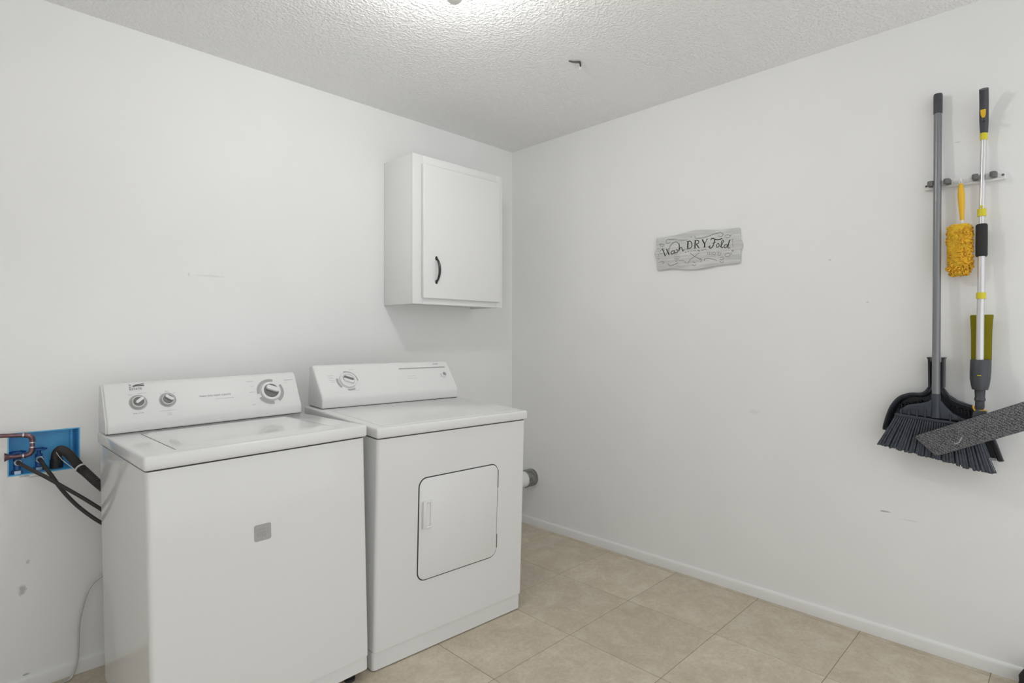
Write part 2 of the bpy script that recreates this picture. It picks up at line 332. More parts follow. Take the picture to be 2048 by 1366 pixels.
def bulge(x, z):
    """how far the plaster stands in front of the plane of the upper wall"""
    ease = lambda t: .5*(1 + math.cos(PI*min(max(t, 0), 1)))
    return -CH*ease((x + 2.2)/1.15)*ease((z - .887)/.713)
def wall_back_mesh(bm):
    def q(*p): bm.faces.new([bm.verts.new(c) for c in p])
    xs = [XL, BX0, BX1, -2.2] + [-2.2 + 1.15*k/14 for k in range(1, 15)] + [0]
    zs = [0, BZ0, BZ1, .887] + [.887 + .713*k/14 for k in range(1, 15)] + [H]
    P = lambda x, z: (x, bulge(x, z), z)
    for i in range(len(xs)-1):
        for k in range(len(zs)-1):
            if i == 1 and k == 1: continue
            q(P(xs[i], zs[k]), P(xs[i+1], zs[k]), P(xs[i+1], zs[k+1]), P(xs[i], zs[k+1]))
    y = -CH; d = .012      # cut drywall edge of the hole
    q((BX0, y, BZ0), (BX1, y, BZ0), (BX1, y+d, BZ0), (BX0, y+d, BZ0)); q((BX0, y, BZ1), (BX1, y, BZ1), (BX1, y+d, BZ1), (BX0, y+d, BZ1))
    q((BX0, y, BZ0), (BX0, y, BZ1), (BX0, y+d, BZ1), (BX0, y+d, BZ0)); q((BX1, y, BZ0), (BX1, y, BZ1), (BX1, y+d, BZ1), (BX1, y+d, BZ0))
    t = .12       # outside face, so that the wall has thickness
    q((XL, t, 0), (.1, t, 0), (.1, t, H), (XL, t, H)); q((XL, 0, H), (0, 0, H), (.1, t, H), (XL, t, H))
    bmesh.ops.remove_doubles(bm, verts=list(bm.verts), dist=1e-5)
wall = struct(part('wall_back', wall_back_mesh, m_wall_back, None, sharp=.75))
for f in wall.data.polygons:
    if all(abs(wall.data.vertices[i].co.y) < 1e-6 for i in f.vertices) or f.area > .6: f.use_smooth = False

struct(part('wall_right', lambda b: box(b, 0, .12, YF, .12, 0, H), m_wall_right, None, flat=True))
struct(part('wall_left', lambda b: box(b, XL-.12, XL, YF, .12, 0, H), m_wall_left, None, flat=True))
struct(part('ceiling', lambda b: box(b, XL-.12, .12, YF, .12, H, H+.1), m_ceil, None, flat=True))
floor = struct(part('floor', lambda b: box(b, XL-.12, .12, YF, .12, -.1, -.0012), m_grout, None, flat=True))

TX, TY = .4215, .4130
def tile_mesh(x0, x1, y0, y1):
    bm = bmesh.new(); g = .0013
    box(bm, x0+g, x1-g, y0+g, y1-g, -.008, 0)
    top = [e for e in bm.edges if all(abs(v.co.z) < 1e-6 for v in e.verts)]
    bmesh.ops.bevel(bm, geom=top, offset=.0012, segments=1, affect='EDGES')
    me = bpy.data.meshes.new('floor_tile'); bm.to_mesh(me); bm.free(); me.materials.append(m_tile); return me
full = tile_mesh(-TX/2, TX/2, -TY/2, TY/2)
xl = [-.458 + TX*k for k in range(-7, 2)]; yl = [-1.212 + TY*k for k in range(-6, 3)]
cells = []
X_ = [XL] + [x for x in xl if XL+.01 < x < -.01] + [0]; Y_ = [YF] + [y for y in yl if YF+.01 < y < -.01] + [0]
for i in range(len(X_)-1):
    for k in range(len(Y_)-1):
        x0, x1, y0, y1 = X_[i], X_[i+1], Y_[k], Y_[k+1]
        whole = abs((x1-x0)-TX) < .002 and abs((y1-y0)-TY) < .002
        me = full if whole else tile_mesh(-(x1-x0)/2, (x1-x0)/2, -(y1-y0)/2, (y1-y0)/2)
        t = bpy.data.objects.new('floor_tile', me); COL.objects.link(t); t.parent = floor
        t.location = ((x0+x1)/2, (y0+y1)/2, random.uniform(-.0002, .0002))

def bb(bm, f, a, b_):
    prof = [(0, 0), (.012, 0), (.012, .038), (.0095, .045), (.005, .049), (0, .05)]
    r0 = [bm.verts.new(f(a, d, z)) for d, z in prof]; r1 = [bm.verts.new(f(b_, d, z)) for d, z in prof]
    for i in range(len(prof)-1): bm.faces.new([r0[i], r0[i+1], r1[i+1], r1[i]])
    bm.faces.new(r0); bm.faces.new(r1[::-1])
struct(part('baseboard_right', lambda b: bb(b, lambda a, d, z: (-d, a, z), YF, 0), m_trim, None))
BBX = [XL, -2.2] + [-2.2 + 1.15*k/8 for k in range(1, 9)] + [-.0121]
struct(part('baseboard_back', lambda b: [bb(b, lambda a, d, z: (a, bulge(a, 0)-d, z), x0, x1) for x0, x1 in zip(BBX, BBX[1:])], m_trim, None))

# ---------------------------------------------------------------- ceiling lamp (its lower tip shows at the top of the photograph)
LX, LY = -1.531, -1.272
lamp = thing('ceiling_light', 'lit round bulb with pale grey tip in a ceiling lampholder, cut by the frame top', 'ceiling light', (LX, LY, H))
m_lampmetal = mat('lamp_metal', (240, 240, 238), .4)
m_glow = mat('lit_glass', (245, 243, 238), .4, emit=LAMP_STRENGTH)
F0 = lambda x, y, h: (x, y, h)
part('lampholder', lambda b: lathe(b, [(0, -.001), (.075, -.001), (.078, -.012), (.070, -.024), (.034, -.026), (.034, -.034), (.0, -.034)], F0), m_lampmetal, lamp)
part('bulb', lambda b: lathe(b, [(.030, -.0345), (.034, -.046), (.044, -.060), (.052, -.077), (.055, -.095), (.0525, -.112), (.046, -.127), (.036, -.139), (.022, -.1470), (0, -.1485)], F0), m_glow, lamp)
part('bulb_tip', lambda b: lathe(b, [(.0, -.1490), (.021, -.1490), (.0245, -.152), (.0245, -.157), (.020, -.162), (.010, -.165), (0, -.1655)], F0), m_lampmetal, lamp)

# ---------------------------------------------------------------- old hook in the ceiling
hk = thing('ceiling_hook', 'small broken dark hook with white plastic stub in the textured ceiling', 'hook', (-.685, -1.09, H))
m_dark = mat('dark_metal', (72, 72, 70), .5, metal=.4)
part('bar', lambda b: tube(b, cr([(-.026, .020, -.001), (-.016, .008, -.006), (.004, -.012, -.006), (.010, -.012, -.004), (.022, -.006, -.006), (.032, .001, -.012)], 4), .0034, 8), m_dark, hk)
part('plastic_stub', lambda b: (box(b, .012, .036, -.002, .016, -.008, -.0005, .002), tube(b, [(.034, .006, -.004), (.044, .014, -.016)], .004, 8)), m_plastic, hk)

# ================================================================ wall cabinet
cab = thing('wall_cabinet', 'white painted wall cabinet hung above the dryer near the corner', 'cabinet', (-.986, 0, 1.381))
CW, CD, CHH = .636, .267, .772
def cab_body(b):
    t = .016
    box(b, 0, t, -CD+.018, -.001, 0, CHH, .001); box(b, CW-t, CW, -CD+.018, -.001, 0, CHH, .001)
    box(b, t, CW-t, -CD+.018, -.001, CHH-t, CHH); box(b, t, CW-t, -CD+.018, -.001, .012, .012+t)
    box(b, t, CW-t, -.008, -.001, .028, CHH-t)
part('body', cab_body, m_cab, cab)
def cab_frame(b):
    y0, y1 = -CD, -CD+.018
    box(b, 0, .065, y0, y1, 0, CHH, .0015); box(b, CW-.045, CW, y0, y1, 0, CHH, .0015)
    box(b, .065, CW-.045, y0, y1, 0, .045, .0015); box(b, .065, CW-.045, y0, y1, CHH-.055, CHH, .0015)
part('face_frame', cab_frame, m_cab, cab)
door = part('door', lambda b: prism(b, [(.0555, .030), (.602, .030), (.602, .727), (.0555, .727)], -CD-.020, -CD-.0008, lambda u, v, d: (u, d, v), .005, 3), m_cab, cab)
def pull(b):
    x = .1365; y = -CD-.0195
    P = cr([(x, y-.004, .243), (x, y-.016, .228), (x+.001, y-.026, .205), (x+.001, y-.029, .180), (x+.001, y-.026, .155), (x, y-.016, .132), (x, y-.004, .117)], 5)
    n = len(P); tube(b, P, [.0042 + .0026*abs(math.sin(PI*i/(n-1))) for i in range(n)], 10)
    for z in (.242, .118):
        lathe(b, [(0, 0), (.0075, 0), (.0075, .003), (.005, .006), (0, .0065)], lambda a, c, h: (x+a, y-h, z+c*1.5), 14)
part('handle', pull, m_handle, door)['label'] = 'dark arched metal pull'
for z in (.10, .64): part('hinge', lambda b: tube(b, [(.604, -CD-.003, z), (.604, -CD-.003, z+.035)], .0028, 8), m_cab, cab)

# ================================================================ machines: shared pieces
def knob_fn(F):
    """F(u, v, w) -> point on the sloped control panel, w away from it"""
    def disc(b, u, v, r, w0, w1, bev=.0015, seg=32):
        lathe(b, [(0, w0), (r, w0), (r, w1-bev), (r-bev, w1), (0, w1)], lambda a, c, h: F(u+a, v+c, h), seg)
    def ring(b, u, v, r0, r1, w, a0=0, a1=360):
        n = max(6, int(abs(a1-a0)/8)); prev = None
        for k in range(n+1):
            a = R(a0 + (a1-a0)*k/n)
            cur = (b.verts.new(F(u+r0*math.cos(a), v+r0*math.sin(a), w)), b.verts.new(F(u+r1*math.cos(a), v+r1*math.sin(a), w)))
            if prev: b.faces.new([prev[0], prev[1], cur[1], cur[0]])
            prev = cur
    def grip(b, u, v, ln, wd, ang, w0, w1, off=0.):
        c, s = math.cos(R(ang)), math.sin(R(ang))
        poly = rrect(-ln/2, ln/2, -wd/2+off, wd/2+off, wd*.42, 4)
        prism(b, poly, w0, w1, lambda x, y, d: F(u + x*c - y*s, v + x*s + y*c, d), .001, 1)
    return disc, ring, grip

def face_frame(Df, hf, Dt, ht):
    L = math.hypot(Dt-Df, ht-hf); ty, tz = (Dt-Df)/L, (ht-hf)/L
    return (lambda u, v, w=0.: Vector((u, Df + v*ty - w*tz, hf + v*tz + w*ty))), L

def dashes(b, F, rows, w=.0003):
    """grey print too small to read: short strokes. rows: (u0, u1, v, height)"""
    for u0, u1, v, h in rows:
        u = u0
        while u < u1 - .001:
            ln = min(random.uniform(.003, .008), u1-u)
            b.faces.new([b.verts.new(F(u, v, w)), b.verts.new(F(u+ln, v, w)), b.verts.new(F(u+ln, v+h, w)), b.verts.new(F(u, v+h, w))])
            u += ln + .0014

def rbody(b, W, y0, y1, z0, z1, r=.014):
    prism(b, [(0, y1), (0, y0+r)] + [(r - r*math.cos(R(a)), y0 + r - r*math.sin(R(a))) for a in (18, 36, 54, 72)] + [(r, y0), (W-r, y0)]
          + [(W - r + r*math.sin(R(a)), y0 + r - r*math.cos(R(a))) for a in (18, 36, 54, 72)] + [(W, y0+r), (W, y1)], z0, z1, lambda u, v, d: (u, v, d))

def console(b, prof, x0, x1, bev, seg=3):
    prism(b, prof, x0, x1, lambda u, v, d: (d, u, v), bev, seg)

# ================================================================ washing machine
WA = thing('washing_machine', 'white top-load washing machine with three knobs, left of the dryer', 'washing machine', (-2.279, -.907, .005), (R(-.52), R(-1.03), R(.18)))
WW, WD = .664, .625
part('cabinet', lambda b: rbody(b, WW, 0, WD, .072, .8395), m_enamel, WA)
part('toe_panel', lambda b: rbody(b, WW, .0065, WD, .022, .0700), m_enamel, WA)
part('gap_shade', lambda b: box(b, .006, WW-.006, .006, WD-.006, .838, .848), m_gap, WA)['label'] = 'dark gap under the top'  # dark strip added for the shade between cabinet and top
part('top', lambda b: box(b, -.006, WW+.006, -.008, WD, .8435, .884, .008, 3), m_enamel, WA)
def washer_lid(b):
    # slab with crowned top and a soft lip
    x0, x1, y0, y1 = .085, WW-.085, .012, .440; nx, ny = 24, 14
    g = [[None]*(ny+1) for _ in range(nx+1)]
    for i in range(nx+1):
        for k in range(ny+1):
            u, v = i/nx, k/ny
            e = min(u, 1-u)*(x1-x0); e2 = min(v, 1-v)*(y1-y0)
            edge = min(1, e/.020)*min(1, e2/.020); edge = edge*edge*(3-2*edge)
            z = .8842 + .0055*edge + .004*math.sin(PI*u)*math.sin(PI*v)
            g[i][k] = b.verts.new((x0+u*(x1-x0), y0+v*(y1-y0), z))
    for i in range(nx):
        for k in range(ny): b.faces.new([g[i][k], g[i+1][k], g[i+1][k+1], g[i][k+1]])
lid = part('lid', washer_lid, m_enamel, WA)
def lid_seam(b):
    box(b, .0828, .0852, .045, .44, .8836, .8848)
part('seam', lid_seam, m_knobgrey, lid)
DF, HF, DT, HT = .4915, .919, .554, 1.048
FW, LW = face_frame(DF, HF, DT, HT)
con = part('control_panel', lambda b: console(b, [(.4925, .8855), (DF, HF-.003), (DF+.004, HF+.006), (DT-.004, HT-.009), (DT+.004, HT-.001), (DT+.016, HT+.003), (.590, HT-.002), (.612, .96), (.620, .8855)], .0, WW, .006), m_plastic, WA)
part('end_cap', lambda b: console(b, [(.4985, .8865), (.4975, HF), (DT+.004, HT-.006), (DT+.018, HT-.001), (.588, HT-.004), (.608, .958), (.612, .8865)], -.004, .001, .002), m_plastic, con)
part('gap_shade', lambda b: box(b, .004, WW-.004, .496, .61, .8838, .8868), m_gap, con)  # dark strip below the console, shade put into its colour
disc, ring, grip = knob_fn(FW)
for (u, v, rg, rw, rd, ang) in ((.0952, .0705, .0272, .0192, .0163, 38), (.1852, .0708, .0268, .0192, .0163, -38), (.549, .0690, 0, .0385, .0285, -24)):
    def base(b):
        lathe(b, [(0, .0003), (rw, .0003), (rw, .009), (rw-.0015, .011), (rd+.001, .0112), (rd, .0095), (0, .0095)], lambda a, c, h: FW(u+a, v+c, h), 36)
    k = part('knob', base, m_plastic, WA)
    part('knob_face', lambda b: disc(b, u, v, rd, .0094, .0108, .0008), m_knobgrey, k)['label'] = 'dark grey knob face'
    part('grip', lambda b: grip(b, u + (.003 if rg else .004), v + (.003 if rg else .006), rd*1.75, rd*.62, ang, .0105, .0235 if not rg else .018), m_plastic, k)
    def pr(b):
        if rg: ring(b, u, v, rw, rg, .0004)
        else:
            for a0, a1 in ((70, 186), (-56, 32), (206, 278)): ring(b, u, v, .0418, .0535, .0004, a0, a1)
    part('dial_print', pr, m_print, con)
spr = part('small_print', lambda b: dashes(b, FW, [(.076, .088, .0295, .0028), (.092, .108, .0300, .0028), (.157, .207, .0300, .0012), (.178, .192, .0195, .0022), (.178, .192, .0130, .0022),
      (.343, .409, .0575, .0016), (.068, .08, .100, .0016), (.098, .124, .103, .0014), (.180, .190, .103, .0026), (.163, .169, .094, .002), (.205, .212, .094, .002),
      (.463, .490, .1165, .0022), (.466, .489, .072, .0016), (.470, .484, .019, .0022), (.612, .648, .112, .0024), (.612, .622, .100, .0016), (.475, .487, .096, .0016)]), m_print_l, con); spr['kind'] = 'stuff'
text('lettering', 'heavy duty super capacity', .0128, m_print, con, lambda x, y: FW(x, y, .0004), .2886, .0700, wscale=.83)
# emblem: swoosh above the maker's name
def emblem(b):
    f = lambda x, y: FW(.0741 + x, .1172 + y, .0004)
    ribbon(b, [(.012, .0135), (.020, .0155), (.030, .0158), (.0455, .0150)], .0045, f)
    ribbon(b, [(.010, .0140), (.022, .0192), (.034, .0208), (.0455, .0215)], .0022, f)
    ribbon(b, [(0, .0200), (.006, .0185)], .0026, f); ribbon(b, [(0, .0110), (.006, .0125)], .0024, f)
part('emblem', emblem, m_print_d, con)
text('lettering', 'ESTATE', .0115, m_print_d, con, lambda x, y: FW(x, y, .0004), .0741, .1172, wscale=1.0)
# square sticker on the front
stk = part('sticker', lambda b: prism(b, rrect(.2795, .331, .575, .6255, .006, 4), -.0006, .0003, lambda u, v, d: (u, d, v)), m_print, WA)
stk['label'] = 'grey square sticker'
m_stk = mat('sticker_inner', (158, 158, 155), .5)
def stk_inner(b):
    for x0, x1, z0, z1 in ((.2895, .3150, .6085, .6115), (.2895, .2925, .588, .603), (.2960, .2990, .588, .603), (.3020, .3130, .600, .603), (.3020, .305, .588, .600), (.3060, .3130, .588, .591), (.3110, .3140, .591, .602)):
        b.faces.new([b.verts.new((x, -.0008, z)) for x, z in ((x0, z0), (x1, z0), (x1, z1), (x0, z1))])
part('sticker_print', stk_inner, m_stk, stk)
for x, y, h in ((.05, .05, -.0046), (WW-.05, .05, -.0164), (.05, WD-.06, .0005), (WW-.05, WD-.06, -.0115)):
    part('foot', lambda b: lathe(b, [(0, h), (.019, h), (.019, h+.009), (.008, h+.010), (.008, .03), (0, .03)], lambda a, c, z: (x+a, y+c, z), 16), m_foot, WA)

# ================================================================ dryer
DR = thing('clothes_dryer', 'white front-load clothes dryer with square door, right of the washer', 'dryer', (-1.588, -.8845, 0), (R(2.06), 0, R(-2.78)))
DW, DD = .725, .64
part('cabinet', lambda b: rbody(b, DW, 0, DD, .0735, .8445), m_enamel_d, DR)
part('toe_panel', lambda b: rbody(b, DW, .0075, DD, .004, .0705), m_enamel_d, DR)
part('gap_shade', lambda b: box(b, .006, DW-.006, .007, DD-.006, .843, .853), m_gap, DR)['label'] = 'dark gap under the top'  # strip coloured dark to give the shaded line below the dryer top
part('top', lambda b: box(b, -.006, DW+.006, -.008, DD, .8488, .887, .008, 3), m_enamel_d, DR)
part('top_panel', lambda b: box(b, .030, DW-.030, .016, .478, .870, .8895, .0024, 3), m_enamel_d, DR)
DF2, HF2, DT2, HT2 = .491, .932, .598, 1.066
FD, LD = face_frame(DF2, HF2, DT2, HT2)
con2 = part('control_panel', lambda b: console(b, [(.4945, .8885), (.4925, HF2-.004), (DF2+.006, HF2+.008), (DT2-.006, HT2-.009), (DT2+.003, HT2-.002), (DT2+.012, HT2), (.632, HT2-.008), (.640, .96), (.640, .8885)], .011, DW-.004, .007), m_plastic, DR)
part('gap_shade', lambda b: box(b, .016, DW-.01, .498, .632, .8868, .8898), m_gap, con2)  # thin dark slab painted as the shade at the console foot
disc, ring, grip = knob_fn(FD)
u, v = .150, .0840
kd = part('knob', lambda b: lathe(b, [(0, .0003), (.0385, .0003), (.0385, .008), (.0365, .011), (.0285, .0115), (.0265, .008), (0, .008)], lambda a, c, h: FD(u+a, v+c, h), 40), m_plastic, DR)
part('grip', lambda b: grip(b, u, v-.004, .048, .020, -24, .0078, .016), m_plastic, kd)
part('grip_insert', lambda b: grip(b, u, v+.004, .044, .0095, -24, .0078, .0195), m_knobgrey, kd)['label'] = 'dark grey pointer'
def pr2(b):
    for a0, a1, r0, r1 in ((-4, 100, .0445, .0500), (164, 222, .0430, .0540), (255, 298, .0440, .0520)): ring(b, u, v, r0, r1, .0004, a0, a1)
part('dial_print', pr2, m_print, con2)
spr = part('small_print', lambda b: dashes(b, FD, [(.064, .092, .112, .0022), (.064, .086, .101, .0022), (.067, .092, .088, .0022), (.069, .090, .079, .0018), (.170, .196, .140, .002), (.455, .503, .0895, .0016), (.455, .503, .0775, .0016), (.165, .19, .030, .0022)]), m_print_l, con2); spr['kind'] = 'stuff'
part('stripe', lambda b: prism(b, [(.4257, .1318), (.693, .1306), (.693, .1370), (.4257, .1368)], 0, .0005, lambda x, y, d: FD(x, y, d)), m_print, con2)['label'] = 'grey stripe'
text('lettering', 'ROPER', .0085, m_print_d, con2, lambda x, y: FD(x, y, .0004), .6283, .1512, wscale=1.18)
bt = part('start_button', lambda b: lathe(b, [(0, .0003), (.0150, .0003), (.0145, .010), (.0125, .013), (0, .013)], lambda a, c, h: FD(.664+a, .085+c, h), 24), m_plastic, DR)
part('button_face', lambda b: disc(b, .664, .085, .0098, .0128, .0145, .0008, 20), mat('button_grey', (150, 149, 146), .4), bt)['label'] = 'grey button centre'
# door, its dark seam, hinges and handle
GX0, GX1, GZ0, GZ1 = .1785, .5665, .284, .674
part('door_gap_shade', lambda b: prism(b, rrect(GX0-.0038, GX1+.0038, GZ0-.0042, GZ1+.0038, .0365), -.0008, .002, lambda u, v, d: (u, d, v)), m_gap, DR)['label'] = 'dark door seam'  # dark sheet whose edge shows as the shaded gap round the door
dd = part('door', lambda b: prism(b, rrect(GX0, GX1, GZ0, GZ1, .033, 8), -.0042, -.0009, lambda u, v, d: (u, d, v), .0018, 2), m_enamel_d, DR)
def dh_(b):
    y = -.0043
    box(b, .190, .2035, y-.0125, y, .484, .588, .002); box(b, .2035, .2325, y-.0070, y, .580, .588, .002)
    box(b, .2035, .2325, y-.0070, y, .482, .490, .002); box(b, .2270, .2325, y-.0030, y, .490, .580, .0012)
part('handle', dh_, m_plastic, dd)
for z0, z1 in ((.573, .648), (.3162, .3745)):
    part('hinge', lambda b: box(b, GX1-.0005, GX1+.006, -.0040, .001, z0, z1, .001, 1), m_knobgrey, DR)
for x, y in ((.05, .05), (DW-.05, .05), (.05, DD-.06), (DW-.05, DD-.06)):
    h = -y*math.tan(R(2.06)) + .0015
    part('foot', lambda b: lathe(b, [(0, h), (.019, h), (.019, h+.004), (.008, h+.005), (.008, .02), (0, .02)], lambda a, c, z: (x+a, y+c, z), 16), m_foot, DR)

# ---------------------------------------------------------------- vent duct behind the dryer
m_foil = mat('crumpled_foil', (150, 149, 145), .35, metal=.85, var=.35, vscale=60, bump=1., bscale=120)
vd = thing('vent_duct', 'foil-wrapped white vent duct leaving the right wall behind the dryer', 'duct', (0, -.1845, .307))
def foil(b):
    n = 13; seg = 28; rings = []
    for i in range(n):
        x = -.0005 - .080*i/(n-1)
        rings.append([b.verts.new((x, (.053 + random.uniform(-.0022, .0022))*math.cos(2*PI*k/seg), (.053 + random.uniform(-.0022, .0022))*math.sin(2*PI*k/seg))) for k in range(seg)])
    for i in range(n-1):
        for k in range(seg): b.faces.new([rings[i][k], rings[i][(k+1) % seg], rings[i+1][(k+1) % seg], rings[i+1][k]])
part('foil_collar', foil, m_foil, vd)
part('pipe', lambda b: tube(b, cr([(-.02, 0, 0), (-.10, 0, 0), (-.20, 0, -.002), (-.36, 0, -.006), (-.46, 0, -.008)], 4), .0505, 28), m_plastic, vd)
part('wall_plate', lambda b: lathe(b, [(.0535, .0005), (.066, .0005), (.065, .0025), (.0535, .003)], lambda a, c, h: (-h, a, c), 32), m_trim, vd)

# ================================================================ sign on the right wall
m_sign = mat('whitewashed_board', (196, 196, 193), .6)
nt = m_sign.node_tree; N = nt.nodes; L = nt.links
tc = N.new('ShaderNodeTexCoord'); mp = N.new('ShaderNodeMapping'); mp.inputs['Scale'].default_value = (30, 9, 120)
nz = N.new('ShaderNodeTexNoise'); nz.inputs['Scale'].default_value = 1; nz.inputs['Detail'].default_value = 6
rp = N.new('ShaderNodeValToRGB'); rp.color_ramp.elements[0].position = .3; rp.color_ramp.elements[1].position = .7
rp.color_ramp.elements[0].color = lin(186, 186, 183); rp.color_ramp.elements[1].color = lin(216, 216, 213)
L.new(tc.outputs['Object'], mp.inputs['Vector']); L.new(mp.outputs[0], nz.inputs['Vector']); L.new(nz.outputs['Fac'], rp.inputs['Fac']); L.new(rp.outputs['Color'], N['Principled BSDF'].inputs['Base Color'])
m_ink = mat('black_ink', (38, 38, 37), .6); m_ink2 = mat('grey_ink', (142, 142, 139), .6)
sg = thing('wall_sign', 'grey whitewashed laundry sign with black script lettering on the right wall', 'sign', (0, -1.313, 1.646))
outl = [(p.x, p.y) for p in cr([(a, b_, 0) for a, b_ in SIGN_OUTLINE], 2)]
part('board', lambda b: prism(b, outl, -.016, -.0005, lambda u, v, d: (d, u, v), .003, 2), m_sign, sg)
m_ink3 = mat('soft_black_ink', (96, 96, 94), .6)
for key, nm, mm in (('wash', 'lettering', m_ink), ('dry', 'lettering', m_ink), ('fold', 'lettering', m_ink), ('orn', 'flourish', m_ink3), ('grey', 'ornament', m_ink2)):
    def strokes(b):
        for wd, pts in SIGN_STROKES[key]: ribbon(b, pts, wd*1.45, lambda x, y: (-.0163, x, y))
    if nm == 'lettering': part(nm, strokes, mm, sg, flat=True)
    else:
        for wd, pts in SIGN_STROKES[key]: part(nm, lambda b: ribbon(b, pts, wd*1.2, lambda x, y: (-.0163, x, y)), mm, sg, flat=True)

# ================================================================ tool rail with broom, mop and duster
m_rail = mat('rail_white', (228, 228, 226), .4)
m_grip = mat('grip_grey', (104, 104, 102), .55)
m_broom = mat('broom_black', (52, 58, 67), .36, spec=.45)
m_pan = mat('dustpan_black', (43, 47, 55), .35, spec=.5)
m_bris = mat('bristle_slate', (55, 61, 70), .5, var=.4, vscale=90)
m_polegrey = mat('pole_grey', (128, 130, 133), .33, metal=.35)
m_silver = mat('pole_silver', (214, 213, 214), .28, metal=.55)
m_char = mat('charcoal_plastic', (64, 66, 71), .45)
m_foam = mat('black_foam', (40, 40, 40), .75)
m_lime = mat('lime_yellow', (214, 202, 40), .4)
m_yel = mat('amber_yellow', (234, 184, 42), .4)

rail = thing('tool_rail', 'white wall-mounted tool rail with dark grey grippers, holding broom and mop', 'tool holder', (0, -2.373, 1.787))
part('rail_plate', lambda b: box(b, -.016, -.0005, -.119, .119, -.015, .015, .004, 2), m_rail, rail)
part('rail_lip', lambda b: box(b, -.021, -.0155, -.117, .117, -.0165, -.0085, .002, 2), m_rail, rail)
for yc in (.0695, -.0620):
    for sgn in (-1, 1):
        g = part('gripper_arm', lambda b: box(b, -.046, -.0165, yc+sgn*.0265-.0085, yc+sgn*.0265+.0085, -.006, .010, .002, 2), m_grip, rail)
        part('roller', lambda b: lathe(b, [(0, -.009), (.0085, -.009), (.0095, -.007), (.0095, .007), (.0085, .009), (0, .009)], lambda a, c, h: (-.0475 + a, yc+sgn*.0245+c, .001+h), 18), m_grip, g)
        part('bracket', lambda b: box(b, -.022, -.015, yc+sgn*.0265-.011, yc+sgn*.0265+.011, .008, .013, .0015, 1), m_rail, g)
part('hook', lambda b: tube(b, cr([(-.014, .004, .006), (-.026, .004, .003), (-.032, .004, -.006), (-.040, .004, -.0085), (-.046, .004, -.003), (-.046, .004, .004)], 4), .0035, 10), m_rail, rail)
for yy in (.1115, -.1115):
    part('screw', lambda b: lathe(b, [(0, -.0165), (.0042, -.0165), (.0035, -.0185), (0, -.019)], lambda a, c, h: (h, yy+a, c), 12), m_grip, rail)

# ---- broom
br = thing('broom', 'angled slate-black broom with long grey pole, leftmost tool on the rail', 'broom', (-.029, -2.2996, 2.1225))
def pt(x, y, z): return (x+.029, y-(-2.2996), z-2.1225)
AX = lambda t: (-.029 - .056*t, -2.2996 + (-2.3016-(-2.2996))*t, 2.1225 + (.986-2.1225)*t)   # along the pole
part('pole', lambda b: tube(b, [pt(*AX(.055)), pt(*AX(.5)), pt(*AX(1.0))], .0128, 20), m_polegrey, br)
part('end_cap', lambda b: tube(b, [pt(*AX(-.002)), pt(*AX(.004)), pt(*AX(.06)), pt(*AX(.064))], [.0130, .0146, .0142, .0138], 20), m_char, br)
part('hang_hole', lambda b: lathe(b, [(.0, -.001), (.0052, -.001), (.0052, .0005), (0, .0005)], lambda a, c, h: pt(-.0448 + h, -2.2985 + a, 2.098 + c), 14), m_gap, br)
part('socket', lambda b: tube(b, [pt(-.085, -2.3016, 1.000), pt(-.0855, -2.3016, .992), pt(-.087, -2.3020, .955), pt(-.088, -2.3025, .912)], [.0128, .0150, .0155, .0175], 20), m_broom, br)
BL, BRt = (-2.180, .9135), (-2.420, .8925)
def yoke(b):
    poly = [(-2.184, .918), (-2.194, .936), (-2.215, .953), (-2.245, .960), (-2.275, .968), (-2.290, .980), (-2.315, .980), (-2.333, .955), (-2.352, .934), (-2.375, .921), (-2.410, .906)]
    prism(b, poly, -.096, -.080, lambda u, v, d: pt(d, u, v), .004, 2)
    for k in range(9):
        t = k/8; yy = -2.196 - .20*t; zb = .9165 - .0175*t
        if -2.322 < yy < -2.284: continue
        hgt = .020 + .016*(1-abs(2*t-1))
        box_t = [(yy-.0028, zb), (yy+.0028, zb), (yy+.0022, zb+hgt), (yy-.0022, zb+hgt)]
        prism(b, box_t, -.1035, -.094, lambda u, v, d: pt(d, u, v), .001, 1)
part('yoke', yoke, m_broom, br)
part('block', lambda b: prism(b, [(-2.176, .9195), (-2.176, .9085), (-2.424, .8865), (-2.424, .8985)], -.106, -.066, lambda u, v, d: pt(d, u, v), .003, 2), m_broom, br)
# three rows of tufts fanning out below the block
NT = 34
for row, x in enumerate((-.1005, -.0870, -.0730)):
    for i in range(NT):
        t = (i + .5 + .33*(row-1))/NT; t = min(max(t, .005), .995)
        y0, z0 = -2.180 - .240*t, .911 - .0215*t
        y1, z1 = -2.119 - .348*t, .790 - .0615*t
        z1 += random.uniform(-.0035, .0035); y1 += random.uniform(-.003, .003); xo = x + (row-1)*.006 + random.uniform(-.002, .002)
        def tuft(b):
            rings = []
            for s, r in ((0, .0030), (.35, .0034), (.8, .0050), (.97, .0058)):
                c = Vector(pt(x + (xo-x)*s, y0 + (y1-y0)*s, z0 + (z1-z0)*s))
                rings.append([b.verts.new(c + Vector((math.sin(2*PI*k/8)*r*.8, math.cos(2*PI*k/8)*r*1.05, (random.uniform(-.003, .003) if s > .9 else 0)))) for k in range(8)])
            for a, c_ in zip(rings, rings[1:]):
                for k in range(8): b.faces.new([a[k], a[(k+1) % 8], c_[(k+1) % 8], c_[k]])
            b.faces.new(rings[-1])
        part('bristle_tuft', tuft, m_bris, br)
def pale(b):
    for k in range(9):
        y = -2.452 - .0036*k; tube(b, [pt(-.072, y+.012, .785), pt(-.072, y-.004, .742 - random.uniform(0, .014))], [.0009, .0005], 5)
p = part('pale_bristles', pale, mat('pale_bristle', (205, 208, 206), .5), br); p['kind'] = 'stuff'; p['label'] = 'whitish stray bristles'

